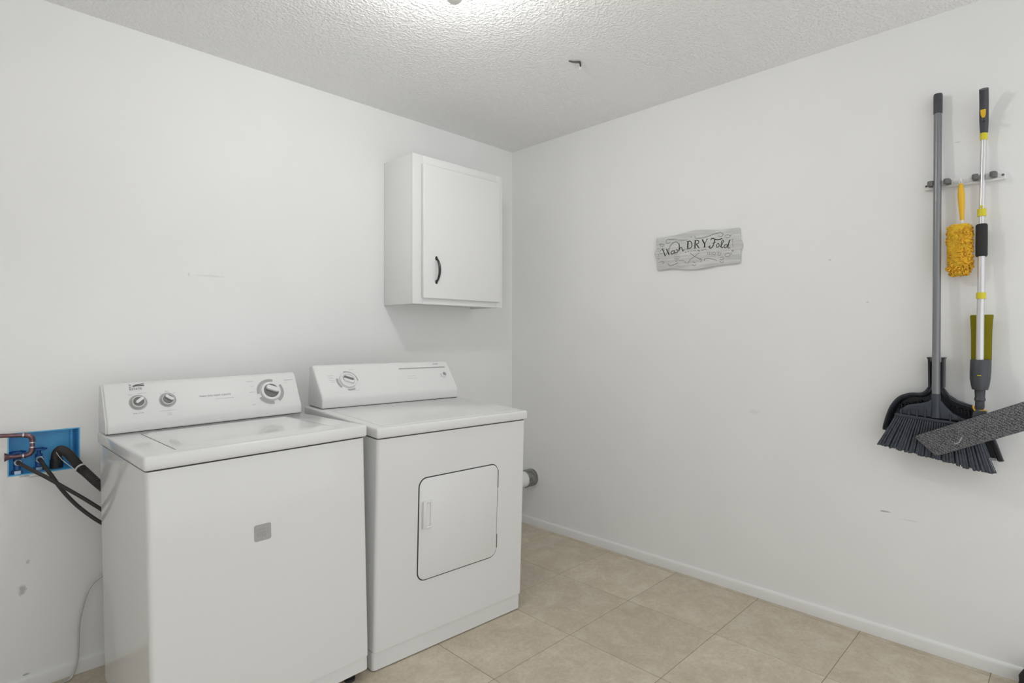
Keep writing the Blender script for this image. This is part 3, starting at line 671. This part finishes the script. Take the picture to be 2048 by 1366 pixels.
# ---- dustpan clipped behind the broom
dp = thing('dustpan', 'black upright dustpan with wide curved rim, clipped on behind the broom head', 'dustpan', (-.02, -2.297, .83))
def pq(x, y, z): return (x+.02, y+2.297, z-.83)
half_l = [(-2.133, .829), (-2.124, .842), (-2.129, .865), (-2.143, .911), (-2.160, .949), (-2.184, .979), (-2.217, .994), (-2.243, .995), (-2.262, 1.003), (-2.2755, 1.025)]
half_r = [(-2.318, 1.016), (-2.332, .994), (-2.358, .975), (-2.388, .964), (-2.408, .955), (-2.439, .903), (-2.462, .850), (-2.486, .771), (-2.456, .766)]
part('pan', lambda b: prism(b, half_l + half_r, -.016, -.011, lambda u, v, d: pq(d, u, v), .001, 1), m_pan, dp)
def rim(b, pts, flare=.0):
    P = [Vector((p_.x, p_.y, 0)) for p_ in cr([(a, c, 0) for a, c in pts], 4)]
    c0 = Vector((-2.30, .88, 0)); rows = []
    n = len(P)
    for i, q_ in enumerate(P):
        d = (P[min(i+1, n-1)] - P[max(i-1, 0)]).normalized(); nn = Vector((-d.y, d.x, 0))
        if nn.dot(c0 - q_) < 0: nn = -nn
        dep = .046*min(1, .35 + i/n*2.2, .35 + (n-1-i)/n*2.2)
        o1, i1 = q_, q_ + nn*.0045
        o2 = q_ - nn*.003; i2 = q_ + nn*.0115
        rows.append([b.verts.new(pq(-.0125, o1.x, o1.y)), b.verts.new(pq(-.0125-dep, o1.x, o1.y)), b.verts.new(pq(-.0165-dep, o2.x, o2.y)), b.verts.new(pq(-.0195-dep, o1.x, o1.y)),
                     b.verts.new(pq(-.0195-dep, i1.x, i1.y)), b.verts.new(pq(-.0145-dep, i2.x, i2.y)), b.verts.new(pq(-.0125, i2.x + nn.x*.006, i2.y + nn.y*.006))])
    m_ = len(rows[0])
    for a, c in zip(rows, rows[1:]):
        for k in range(m_): b.faces.new([a[k], a[(k+1) % m_], c[(k+1) % m_], c[k]])
    b.faces.new(rows[0]); b.faces.new(rows[-1][::-1])
part('rim', lambda b: rim(b, half_l[1:] + [(-2.2765, 1.04)]), m_pan, dp)
part('rim', lambda b: rim(b, [(-2.3165, 1.035)] + half_r[:-1]), m_pan, dp)
def neck(b):
    for y, s in ((-2.2775, 1), (-2.3165, -1)):
        prism(b, [(y-.0035, 1.02), (y+.0035, 1.02), (y+.0035+.001*s, 1.125), (y+.005*(s > 0)+.0035, 1.134), (y-.005*(s < 0)-.0035, 1.134), (y-.0035+.001*s, 1.125)], -.062, -.012, lambda u, v, d: pq(d, u, v), .001, 1)
    box_b = [( -2.280, 1.0), (-2.314, 1.0), (-2.314, 1.115), (-2.280, 1.115)]
    prism(b, box_b, -.018, -.012, lambda u, v, d: pq(d, u, v))
part('neck', neck, m_pan, dp)
def comb(b):
    for k in range(5):
        for s in (0, 1):
            y = (-2.182 - .021*k) if not s else (-2.345 - .021*k); z = (.930 + .006*min(k, 3)) if not s else (.935 - .006*k)
            prism(b, [(y-.006, z), (y-.0035, z), (y-.0035, z+.018), (y-.006, z+.018)], -.034, -.015, lambda u, v, d: pq(d, u, v))
            prism(b, [(y+.0035, z), (y+.006, z), (y+.006, z+.018), (y+.0035, z+.018)], -.034, -.015, lambda u, v, d: pq(d, u, v))
            prism(b, [(y-.006, z+.0155), (y+.006, z+.0155), (y+.006, z+.018), (y-.006, z+.018)], -.034, -.015, lambda u, v, d: pq(d, u, v))
part('comb', comb, m_pan, dp)

# ---- spray mop
mo = thing('spray_mop', 'silver-poled spray mop with olive tank and grey pad, rightmost tool on the rail', 'mop', (-.042, -2.4345, 1.94))
def pm(x, y, z): return (x+.042, y+2.4345, z-1.94)
def flatten(bm_, c, fx):
    return bm_
def mop_handle(b):
    P = cr([pm(-0.03, -2.4334, 1.9393), pm(-0.033, -2.4338, 1.9687), pm(-0.041, -2.4343, 2.0105), pm(-0.055, -2.4358, 2.0511), pm(-0.077, -2.4373, 2.0881)], 6)
    n = len(P); tube(b, P, [.0108 + .0026*min(1, 3*i/n) for i in range(n)], 16)
gr = part('handle', mop_handle, m_char, mo)
part('trigger', lambda b: prism(b, [(-.0075, .018), (.0075, .018), (.0065, .000), (.003, -.010), (-.003, -.010), (-.0065, 0)], 0, .009, lambda u, v, d: pm(-.050 - d - v*.3, -2.4335+u, 2.0025+v), .001, 1), m_yel, gr)['label'] = 'yellow release button'
part('trigger_lever', lambda b: tube(b, cr([pm(-.044, -2.4345, 1.988), pm(-.060, -2.4358, 1.984), pm(-.076, -2.437, 1.983)], 4), [.006]*4 + [.0055]*4 + [.004], 10), m_char, gr)
part('collar', lambda b: tube(b, [pm(-0.03, -2.4329, 1.9438), pm(-0.0305, -2.4327, 1.9191)], [.0118, .0108], 18), m_lime, mo)['label'] = 'lime yellow collar'
UP = [(-0.0305, -2.4324, 1.9281), (-0.043, -2.4285, 1.6662), (-0.0475, -2.4283, 1.5808)]
LO = [(-0.0465, -2.4282, 1.601), (-0.051, -2.4283, 1.5215), (-0.0635, -2.4285, 1.3601), (-.070, -2.4271, 1.288), (-.084, -2.427, 1.120)]
part('upper_pole', lambda b: tube(b, [pm(*p_) for p_ in UP], .0088, 18), m_silver, mo)
part('lower_pole', lambda b: tube(b, [pm(*p_) for p_ in LO], .0112, 18), m_silver, mo)
part('collar', lambda b: (tube(b, [pm(-0.043, -2.4285, 1.6692), pm(-0.0443, -2.4285, 1.6431)], [.0132, .0128], 18), lathe(b, [(0, 0), (.005, 0), (.0045, .006), (0, .007)], lambda a, c, h: pm(-.0510 - h*.6, -2.4285 + a, 1.6770 + c), 10)), m_lime, mo)['label'] = 'lime yellow collar'
part('foam_sleeve', lambda b: tube(b, [pm(-0.0455, -2.4283, 1.6141), pm(-0.0458, -2.4284, 1.61), pm(-0.052, -2.4284, 1.5025), pm(-0.0523, -2.4284, 1.4985)], [.0155, .0172, .0172, .0155], 20), m_foam, mo)['label'] = 'black foam sleeve'
part('collar', lambda b: tube(b, [pm(-.0655, -2.4286, 1.368), pm(-.0665, -2.4283, 1.346)], [.0142, .0138], 18), m_lime, mo)['label'] = 'lime yellow collar'
m_tank = mat('olive_tank', (150, 142, 40), .2, trans=.55)
m_tank.node_tree.nodes['Principled BSDF'].inputs['IOR'].default_value = 1.1
def oval(b, rows, seg=28, cap0=True, cap1=True):
    rings = []
    for (x, y, z, rx, ry) in rows:
        rings.append([b.verts.new(pm(x + rx*math.cos(2*PI*k/seg), y + ry*math.sin(2*PI*k/seg), z)) for k in range(seg)])
    for a, c in zip(rings, rings[1:]):
        for k in range(seg): b.faces.new([a[k], a[(k+1) % seg], c[(k+1) % seg], c[k]])
    if cap0: b.faces.new(rings[0])
    if cap1: b.faces.new(rings[-1][::-1])
part('tank', lambda b: oval(b, [(-.044, -2.4285, 1.2895, .020, .0310), (-.044, -2.4285, 1.286, .023, .0332), (-.045, -2.428, 1.268, .022, .0318), (-.047, -2.428, 1.235, .021, .0302), (-.049, -2.428, 1.195, .021, .0295), (-.052, -2.428, 1.155, .021, .0292), (-.055, -2.428, 1.126, .021, .0292)]), m_tank, mo)['label'] = 'translucent olive tank'
part('housing', lambda b: oval(b, [(-.068, -2.428, 1.130, .036, .0290), (-.068, -2.428, 1.127, .038, .0298), (-.072, -2.4275, 1.085, .037, .0298), (-.076, -2.427, 1.062, .036, .0290), (-.079, -2.427, 1.040, .032, .0262), (-.080, -2.427, 1.024, .028, .0225), (-.080, -2.427, 1.0235, .018, .0150)]), m_char, mo)
part('neck', lambda b: oval(b, [(-.080, -2.427, 1.030, .015, .0160), (-.082, -2.427, 1.010, .014, .0150), (-.083, -2.427, .996, .014, .0142), (-.083, -2.427, .993, .016, .0160), (-.084, -2.427, .986, .016, .0160), (-.084, -2.427, .983, .013, .0135), (-.085, -2.427, .962, .013, .0135), (-.086, -2.427, .953, .010, .0100)]), m_char, mo)
part('badge', lambda b: box(b, pm(-.1135, 0, 0)[0], pm(-.1085, 0, 0)[0], pm(0, -2.4330, 0)[1], pm(0, -2.4225, 0)[1], pm(0, 0, 1.0735)[2], pm(0, 0, 1.0760)[2]), m_lime, mo)
def yk(b):
    tube(b, cr([pm(-.086, -2.409, .966), pm(-.090, -2.411, .955), pm(-.096, -2.421, .942), pm(-.097, -2.430, .938), pm(-.096, -2.441, .943)], 4), .0026, 8)
    prism(b, [(-2.418, .936), (-2.446, .945), (-2.446, .953), (-2.432, .954), (-2.420, .946)], -.097, -.078, lambda u, v, d: pm(d, u, v), .0015, 1)
part('yoke', yk, m_yel, mo)['label'] = 'yellow swivel yoke'
# pad: hangs flat towards the room, long axis rising to the right
m_pad = mat('pad_fleece', (74, 74, 77), .95, spec=.1, bump=.8, bscale=500)
nt = m_pad.node_tree; N = nt.nodes; L = nt.links
tc = N.new('ShaderNodeTexCoord'); n1 = N.new('ShaderNodeTexNoise'); n1.inputs['Scale'].default_value = 420; n1.inputs['Detail'].default_value = 2
n2 = N.new('ShaderNodeTexWave'); n2.inputs['Scale'].default_value = 38; n2.inputs['Distortion'].default_value = 1.5; n2.bands_direction = 'Z'
mpp = N.new('ShaderNodeMapping'); mpp.inputs['Rotation'].default_value = (R(-26.5), 0, 0)
L.new(tc.outputs['Object'], n1.inputs['Vector']); L.new(tc.outputs['Object'], mpp.inputs['Vector']); L.new(mpp.outputs[0], n2.inputs['Vector'])
ma = N.new('ShaderNodeMath'); ma.operation = 'MULTIPLY_ADD'; ma.inputs[1].default_value = .10
L.new(n2.outputs['Fac'], ma.inputs[0]); L.new(n1.outputs['Fac'], ma.inputs[2])
rp = N.new('ShaderNodeValToRGB'); e = rp.color_ramp.elements; e[0].position = .42; e[0].color = lin(58, 58, 61); e[1].position = .70; e[1].color = lin(140, 140, 143)
L.new(ma.outputs[0], rp.inputs['Fac']); L.new(rp.outputs['Color'], N['Principled BSDF'].inputs['Base Color'])
ca, sa = math.cos(R(153.5)), math.sin(R(153.5))      # along the pad, from its left tip to the right
def pad_poly(inset=0.):
    Ln, Wd = .415, .088
    # local a along, c across (towards the lower edge)
    raw = [(0+inset, 0+inset), (Ln-inset, 0+inset), (Ln+.031-inset*1.2, Wd-inset), (.031+inset*1.2-.0, Wd-inset)]
    # the left end slants, so do the corners of the right end
    raw = [(0+inset, 0+inset), (Ln-inset, 0+inset), (Ln-.031-inset, Wd-inset), (.031+inset, Wd-inset)]
    out = []
    n = len(raw)
    for i in range(n):
        p0, p1, p2 = Vector(raw[i-1]), Vector(raw[i]), Vector(raw[(i+1) % n])
        a = p1 + (p0-p1).normalized()*.010; c = p1 + (p2-p1).normalized()*.010
        for k in range(5):
            t = k/4; out.append(tuple((1-t)**2*a + 2*t*(1-t)*p1 + t*t*c))
    return out
def PADF(a, c, d):
    # left tip at (-2.244, .843); 'along' rises to the right (towards -y), 'across' falls
    ux, uz = -math.cos(R(26.8)), math.sin(R(26.8)); vx, vz = -math.sin(R(26.8)), -math.cos(R(26.8))
    return pm(d, -2.244 + a*ux + c*vx, .843 + a*uz + c*vz)
pl_ = part('mop_plate', lambda b: prism(b, pad_poly(.008), -.122, -.1135, lambda u, v, d: PADF(u, v, d), .002, 1), m_char, mo)
pad = part('pad', lambda b: prism(b, pad_poly(0), -.138, -.1225, lambda u, v, d: PADF(u, v, d), .0055, 3), m_pad, mo)
pad['label'] = 'speckled dark grey fleece pad'
part('pad_hem', lambda b: tube(b, [Vector(PADF(.002, .003, -.130)), Vector(PADF(.030, .084, -.130))], .0042, 8), mat('hem_grey', (108, 110, 114), .9), pad)
part('stitch_mark', lambda b: ribbon(b, [(.098, .064), (.106, .066), (.116, .0635), (.124, .056), (.131, .050)], .0032, lambda x, y: PADF(x, y, -.1384)), mat('pale_thread', (165, 165, 166), .8), pad)['label'] = 'small pale mark on the pad'
part('swivel_bracket', lambda b: prism(b, [(-2.405, .915), (-2.450, .938), (-2.446, .952), (-2.412, .950)], -.114, -.082, lambda u, v, d: pm(d, u, v), .002, 1), m_char, mo)

# ---- duster
du = thing('duster', 'fluffy yellow microfibre duster with yellow handle hanging from the middle hook', 'duster', (-.046, -2.370, 1.76))
def pd_(x, y, z): return (x+.046, y+2.370, z-1.76)
def dhandle(b):
    prof = [(1.772, .004), (1.768, .0068), (1.752, .0090), (1.730, .0108), (1.705, .0102), (1.675, .0085), (1.650, .0070), (1.637, .0066)]
    tube(b, [pd_(-.046, -2.3695 - .0035*(1.76-z)/.12, z) for z, r in prof], [r for z, r in prof], 16)
part('handle', dhandle, m_yel, du)
part('hang_loop', lambda b: tube(b, cr([pd_(-.046, -2.3690, 1.768), pd_(-.046, -2.3655, 1.777), pd_(-.045, -2.3690, 1.785), pd_(-.046, -2.3725, 1.777), pd_(-.046, -2.3690, 1.768)], 5), .0016, 6), m_rail, du)
part('ferrule', lambda b: tube(b, [pd_(-.046, -2.373, 1.640), pd_(-.046, -2.3715, 1.600)], .0058, 12), m_rail, du)
m_fl = mat('duster_fleece', (222, 180, 58), .9, spec=.1, var=.22, vscale=60)
m_fl2 = mat('duster_strands', (224, 172, 60), .85, spec=.1, var=.28, vscale=45)
def fleece(b):
    seg = 26; prof = [(1.618, .012), (1.622, .030), (1.612, .0385), (1.58, .0400), (1.53, .0400), (1.48, .0390), (1.455, .035), (1.440, .024), (1.436, .008)]
    rings = []
    for z, r in prof:
        rings.append([b.verts.new(pd_(-.048 + r*.62*math.cos(2*PI*k/seg) + random.uniform(-.001, .001), -2.3655 + r*.90*math.sin(2*PI*k/seg) + random.uniform(-.001, .001), z + random.uniform(-.001, .001))) for k in range(seg)])
    for a, c in zip(rings, rings[1:]):
        for k in range(seg): b.faces.new([a[k], a[(k+1) % seg], c[(k+1) % seg], c[k]])
    b.faces.new(rings[0]); b.faces.new(rings[-1][::-1])
hd = part('head', fleece, m_fl, du)
def strands(b):
    for k in range(430):
        z = random.uniform(1.438, 1.612); th = random.uniform(0, 2*PI); yy = math.sin(th); up = (z-1.436)/.178
        # the upper left flank is short nap, the rest curled loops
        if yy > -.05 and up > .42 + .3*(-yy) and random.random() < .85: continue
        r = .0370*(1 if up > .14 else .60 + up*2.8)
        c = Vector(pd_(-.048 + r*.62*math.cos(th), -2.3655 + r*.90*yy, z)); nrm = Vector((math.cos(th), yy, -.9 if up < .1 else random.uniform(-.3, .1))).normalized()
        a = Vector((random.uniform(-1, 1), random.uniform(-1, 1), random.uniform(-1, 1))); a = (a - nrm*a.dot(nrm)).normalized(); q_ = nrm.cross(a)
        l = random.uniform(.0045, .0075); w_ = random.uniform(.0035, .006)
        tube(b, [c - nrm*.002 - a*w_, c + nrm*l*.7 - a*w_*.8, c + nrm*l, c + nrm*l*.7 + a*w_*.8 + q_*.002, c - nrm*.002 + a*w_ + q_*.003], [.0022, .0027, .0029, .0027, .0022], 6)
    for k in range(500):
        z = random.uniform(1.45, 1.618); th = random.uniform(0, 2*PI)
        c = Vector(pd_(-.048 + .0390*.62*math.cos(th), -2.3655 + .0390*.90*math.sin(th), z)); nrm = Vector((math.cos(th), math.sin(th), random.uniform(-.5, .5))).normalized()
        tube(b, [c - nrm*.002, c + nrm*.0025], [.0017, .0013], 5)
st = part('strands', strands, m_fl2, hd); st['kind'] = 'stuff'

# ================================================================ washer outlet box, pipes and hoses
m_blue = mat('blue_box', (102, 198, 255), .4, var=.12, vscale=14)
m_blue_d = mat('blue_valve', (52, 96, 160), .4, metal=.35, var=.2, vscale=60)
m_chrome = mat('valve_metal', (150, 170, 190), .25, metal=.8)
m_copper = mat('old_copper', (118, 92, 98), .3, metal=.75, var=.3, vscale=60)
m_hose = mat('black_hose', (46, 44, 42), .5)
ob = thing('outlet_box', 'bright blue washing machine outlet box recessed in the wall left of the washer', 'outlet box', (-2.428, -CH+.001, .737))
def obox(b):
    x0, x1, z0, z1 = BX0+.0005+2.428, BX1-.0005+2.428, BZ0+.0005-.737, BZ1-.0005-.737; d = .088; t = .003
    box(b, x0, x1, d-t, d, z0, z1); box(b, x0, x0+t, 0, d-t, z0, z1); box(b, x1-t, x1, 0, d-t, z0, z1); box(b, x0+t, x1-t, 0, d-t, z0, z0+t); box(b, x0+t, x1-t, 0, d-t, z1-t, z1)
part('shell', obox, m_blue, ob)
part('standpipe', lambda b: tube(b, [(.036, .045, .0035), (.036, .045, .034)], .0195, 20), mat('pipe_black', (34, 34, 34), .5), ob)
part('corner_post', lambda b: tube(b, [(.083, .070, .004), (.083, .070, .143)], .006, 10), m_blue, ob)
def valve(name_label, x, y, z, group=None):
    v_ = thing('shutoff_valve', name_label, 'valve', (x, y, z))
    part('valve_body', lambda b: (tube(b, [(0, 0, z_b), (0, 0, .006)], .0105, 16), tube(b, [(0, 0, -.004), (0, -.020, -.010)], [.009, .0085], 14), tube(b, [(0, 0, .004), (0, .0, .020)], [.007, .005], 12)), m_blue_d, v_)
    def wheel(b):
        n = 36; prev = None; P = []
        for k in range(n+1):
            a = 2*PI*k/n; r = .0190 + .0022*math.cos(6*a); P.append((r*math.cos(a), r*math.sin(a), .024))
        tube(b, P, .0032, 8, cap=False)
        for k in range(3):
            a = PI*k/3; tube(b, [(-.018*math.cos(a), -.018*math.sin(a), .0235), (0, 0, .021), (.018*math.cos(a), .018*math.sin(a), .0235)], .0024, 6)
        lathe(b, [(0, .016), (.006, .016), (.006, .026), (0, .027)], F0, 12)
    part('handwheel', wheel, m_blue_d, v_)
    part('base_nut', lambda b: lathe(b, [(0, z_b), (.0165, z_b), (.0165, z_b+.012), (.012, z_b+.015), (0, z_b+.015)], F0, 6), m_chrome, v_)
    return v_
z_b = -.050
valve('blue shutoff valve with round handwheel, left one in the outlet box, below the copper bend', -2.500, -.098, .7905)
valve('blue shutoff valve with round handwheel, right one in the outlet box, behind the copper pipe', -2.441, -.078, .7905)

cp = thing('copper_pipe', 'tarnished copper pipe bending back on itself across the blue outlet box', 'pipe', (-2.464, -.145, .84))
PC = lambda x, z: (x+2.464, 0, z-.84)
bend = [PC(-4.399, .9875), PC(-2.8, .8965), PC(-2.546, .8820), PC(-2.49, .8775)] + [PC(-2.482, .8768), PC(-2.472, .8738), PC(-2.4655, .8665), PC(-2.464, .857), PC(-2.464, .829), PC(-2.4655, .8195), PC(-2.471, .8120), PC(-2.481, .8080), PC(-2.490, .8075), PC(-2.522, .8085)]
part('tube', lambda b: tube(b, bend, .0068, 14), m_copper, cp)
part('elbow', lambda b: tube(b, [PC(-2.488, .8773)] + bend[4:8] + [PC(-2.464, .851)], .0084, 14), m_copper, cp)
part('elbow', lambda b: tube(b, [PC(-2.464, .834)] + bend[8:12] + [PC(-2.488, .8075)], .0084, 14), m_copper, cp)
part('flare', lambda b: tube(b, [PC(-2.518, .8085), PC(-2.526, .8087), PC(-2.534, .8090), PC(-2.536, .8090)], [.0075, .009, .0145, .0145], 16), m_copper, cp)
m_solder = mat('solder', (205, 205, 215), .2, metal=.9)
for a, c in (((-2.4905, .8775), (-2.4865, .8772)), ((-2.464, .8525), (-2.464, .8485)), ((-2.464, .8365), (-2.464, .8325)), ((-2.4865, .8075), (-2.4905, .8075))):
    part('solder_ring', lambda b: tube(b, [PC(*a), PC(*c)], .0087, 14), m_solder, cp)

def hose_thing(label, pts, r, nut):
    h_ = thing('fill_hose', label, 'hose', pts[0])
    o_ = Vector(pts[0]); P = [Vector(p_)-o_ for p_ in cr(pts, 6)]
    part('hose', lambda b: tube(b, P, r, 12), m_hose, h_)
    d = (P[3]-P[0]).normalized()
    part('coupling', lambda b: tube(b, [P[0]-d*.012, P[0]-d*.010, P[0]+d*.004, P[0]+d*.006], [.0085, .0118, .0118, .0095], 16), m_chrome, h_)['label'] = 'silver hose coupling'
    part('ferrule', lambda b: tube(b, [P[0]+d*.004, P[0]+d*.018], .0074, 12), m_foot, h_)
hose_thing('black rubber fill hose from the left valve, upper one where they meet the washer',
           [(-2.500, -.136, .786), (-2.497, -.160, .784), (-2.467, -.190, .762), (-2.435, -.207, .738), (-2.407, -.220, .714), (-2.375, -.235, .687), (-2.335, -.252, .652), (-2.301, -.262, .620), (-2.262, -.262, .585), (-2.200, -.262, .56)], .0062, 1)
hose_thing('black rubber fill hose from the right valve, lower one where they meet the washer',
           [(-2.442, -.116, .784), (-2.440, -.140, .781), (-2.428, -.160, .756), (-2.412, -.172, .726), (-2.397, -.182, .696), (-2.375, -.200, .659), (-2.344, -.222, .617), (-2.298, -.245, .568), (-2.255, -.255, .535), (-2.200, -.258, .51)], .0062, 1)
dh = thing('drain_hose', 'thick black corrugated drain hose arching out of the blue outlet box', 'hose', (-2.393, -.076, .75))
DP = cr([(-2.392, -.078, .760), (-2.394, -.096, .790), (-2.386, -.125, .811), (-2.371, -.155, .802), (-2.355, -.183, .778), (-2.343, -.205, .756), (-2.328, -.225, .738), (-2.302, -.254, .704), (-2.275, -.260, .672), (-2.262, -.260, .650)], 8)
o_ = Vector((-2.393, -.076, .75))
def dhose(b):
    P = []; rr = []
    for i in range(len(DP)-1):
        a, c = DP[i]-o_, DP[i+1]-o_
        for k in range(2):
            t_ = k/2; P.append(a + (c-a)*t_); n_ = 2*i+k
            rr.append((.0150 if i < 12 else .0142) + (.0009 if n_ % 2 else -.0009))
    P.append(DP[-1]-o_); rr.append(.014); tube(b, P, rr, 16)
part('hose', dhose, m_hose, dh)
def tie(b):
    i = 41; c = DP[i]-o_; d = (DP[i+1]-DP[i-1]).normalized()
    tube(b, [c-d*.003, c-d*.0028, c+d*.0028, c+d*.003], [.0150, .0162, .0162, .0150], 18)
    tube(b, cr([c + Vector((-.012, -.010, -.006)), Vector((.008, -.090, .030)), Vector((-.006, -.060, .055))], 5), .0013, 6)
part('cable_tie', tie, mat('tie_white', (205, 203, 200), .4), dh)['label'] = 'pale cable tie'

# ---- thin clear tube beside the washer
m_clear = mat('clear_tube', (222, 222, 219), .2, trans=.4)
tag(part('clear_tube', lambda b: tube(b, cr([(-2.2450, -.165, .345), (-2.266, -.163, .343), (-2.284, -.160, .333), (-2.299, -.160, .320), (-2.314, -.160, .294), (-2.328, -.160, .245), (-2.338, -.160, .186), (-2.340, -.160, .115), (-2.343, -.160, .063), (-2.352, -.158, .022), (-2.364, -.160, .006), (-2.385, -.168, .0045), (-2.44, -.21, .0045), (-2.52, -.26, .0045)], 6), .0038, 10), m_clear, None),
    'thin clear plastic tube curving down to the floor left of the washer', 'tube')

# ---- black thing at the lower right edge of the frame
m_blk = mat('black_fabric', (38, 38, 38), .85, bump=.8, bscale=150)
def bag(b):
    seg = 20; rings = []
    for z, r in ((.001, .060), (.012, .070), (.035, .071), (.055, .067), (.072, .062), (.082, .055), (.090, .040), (.096, .02)):
        rings.append([b.verts.new(((r*.8 + random.uniform(-.003, .003))*math.cos(2*PI*k/seg), (r + random.uniform(-.003, .003))*math.sin(2*PI*k/seg), z + random.uniform(-.0008, .002)*(z > .005))) for k in range(seg)])
    for a, c in zip(rings, rings[1:]):
        for k in range(seg): b.faces.new([a[k], a[(k+1) % seg], c[(k+1) % seg], c[k]])
    b.faces.new(rings[0]); b.faces.new(rings[-1][::-1])
bg = part('black_bag', bag, m_blk, None); bg.location = (-.078, -2.598, 0)
tag(bg, 'black crumpled bag edge on the floor at the lower right frame edge', 'bag')
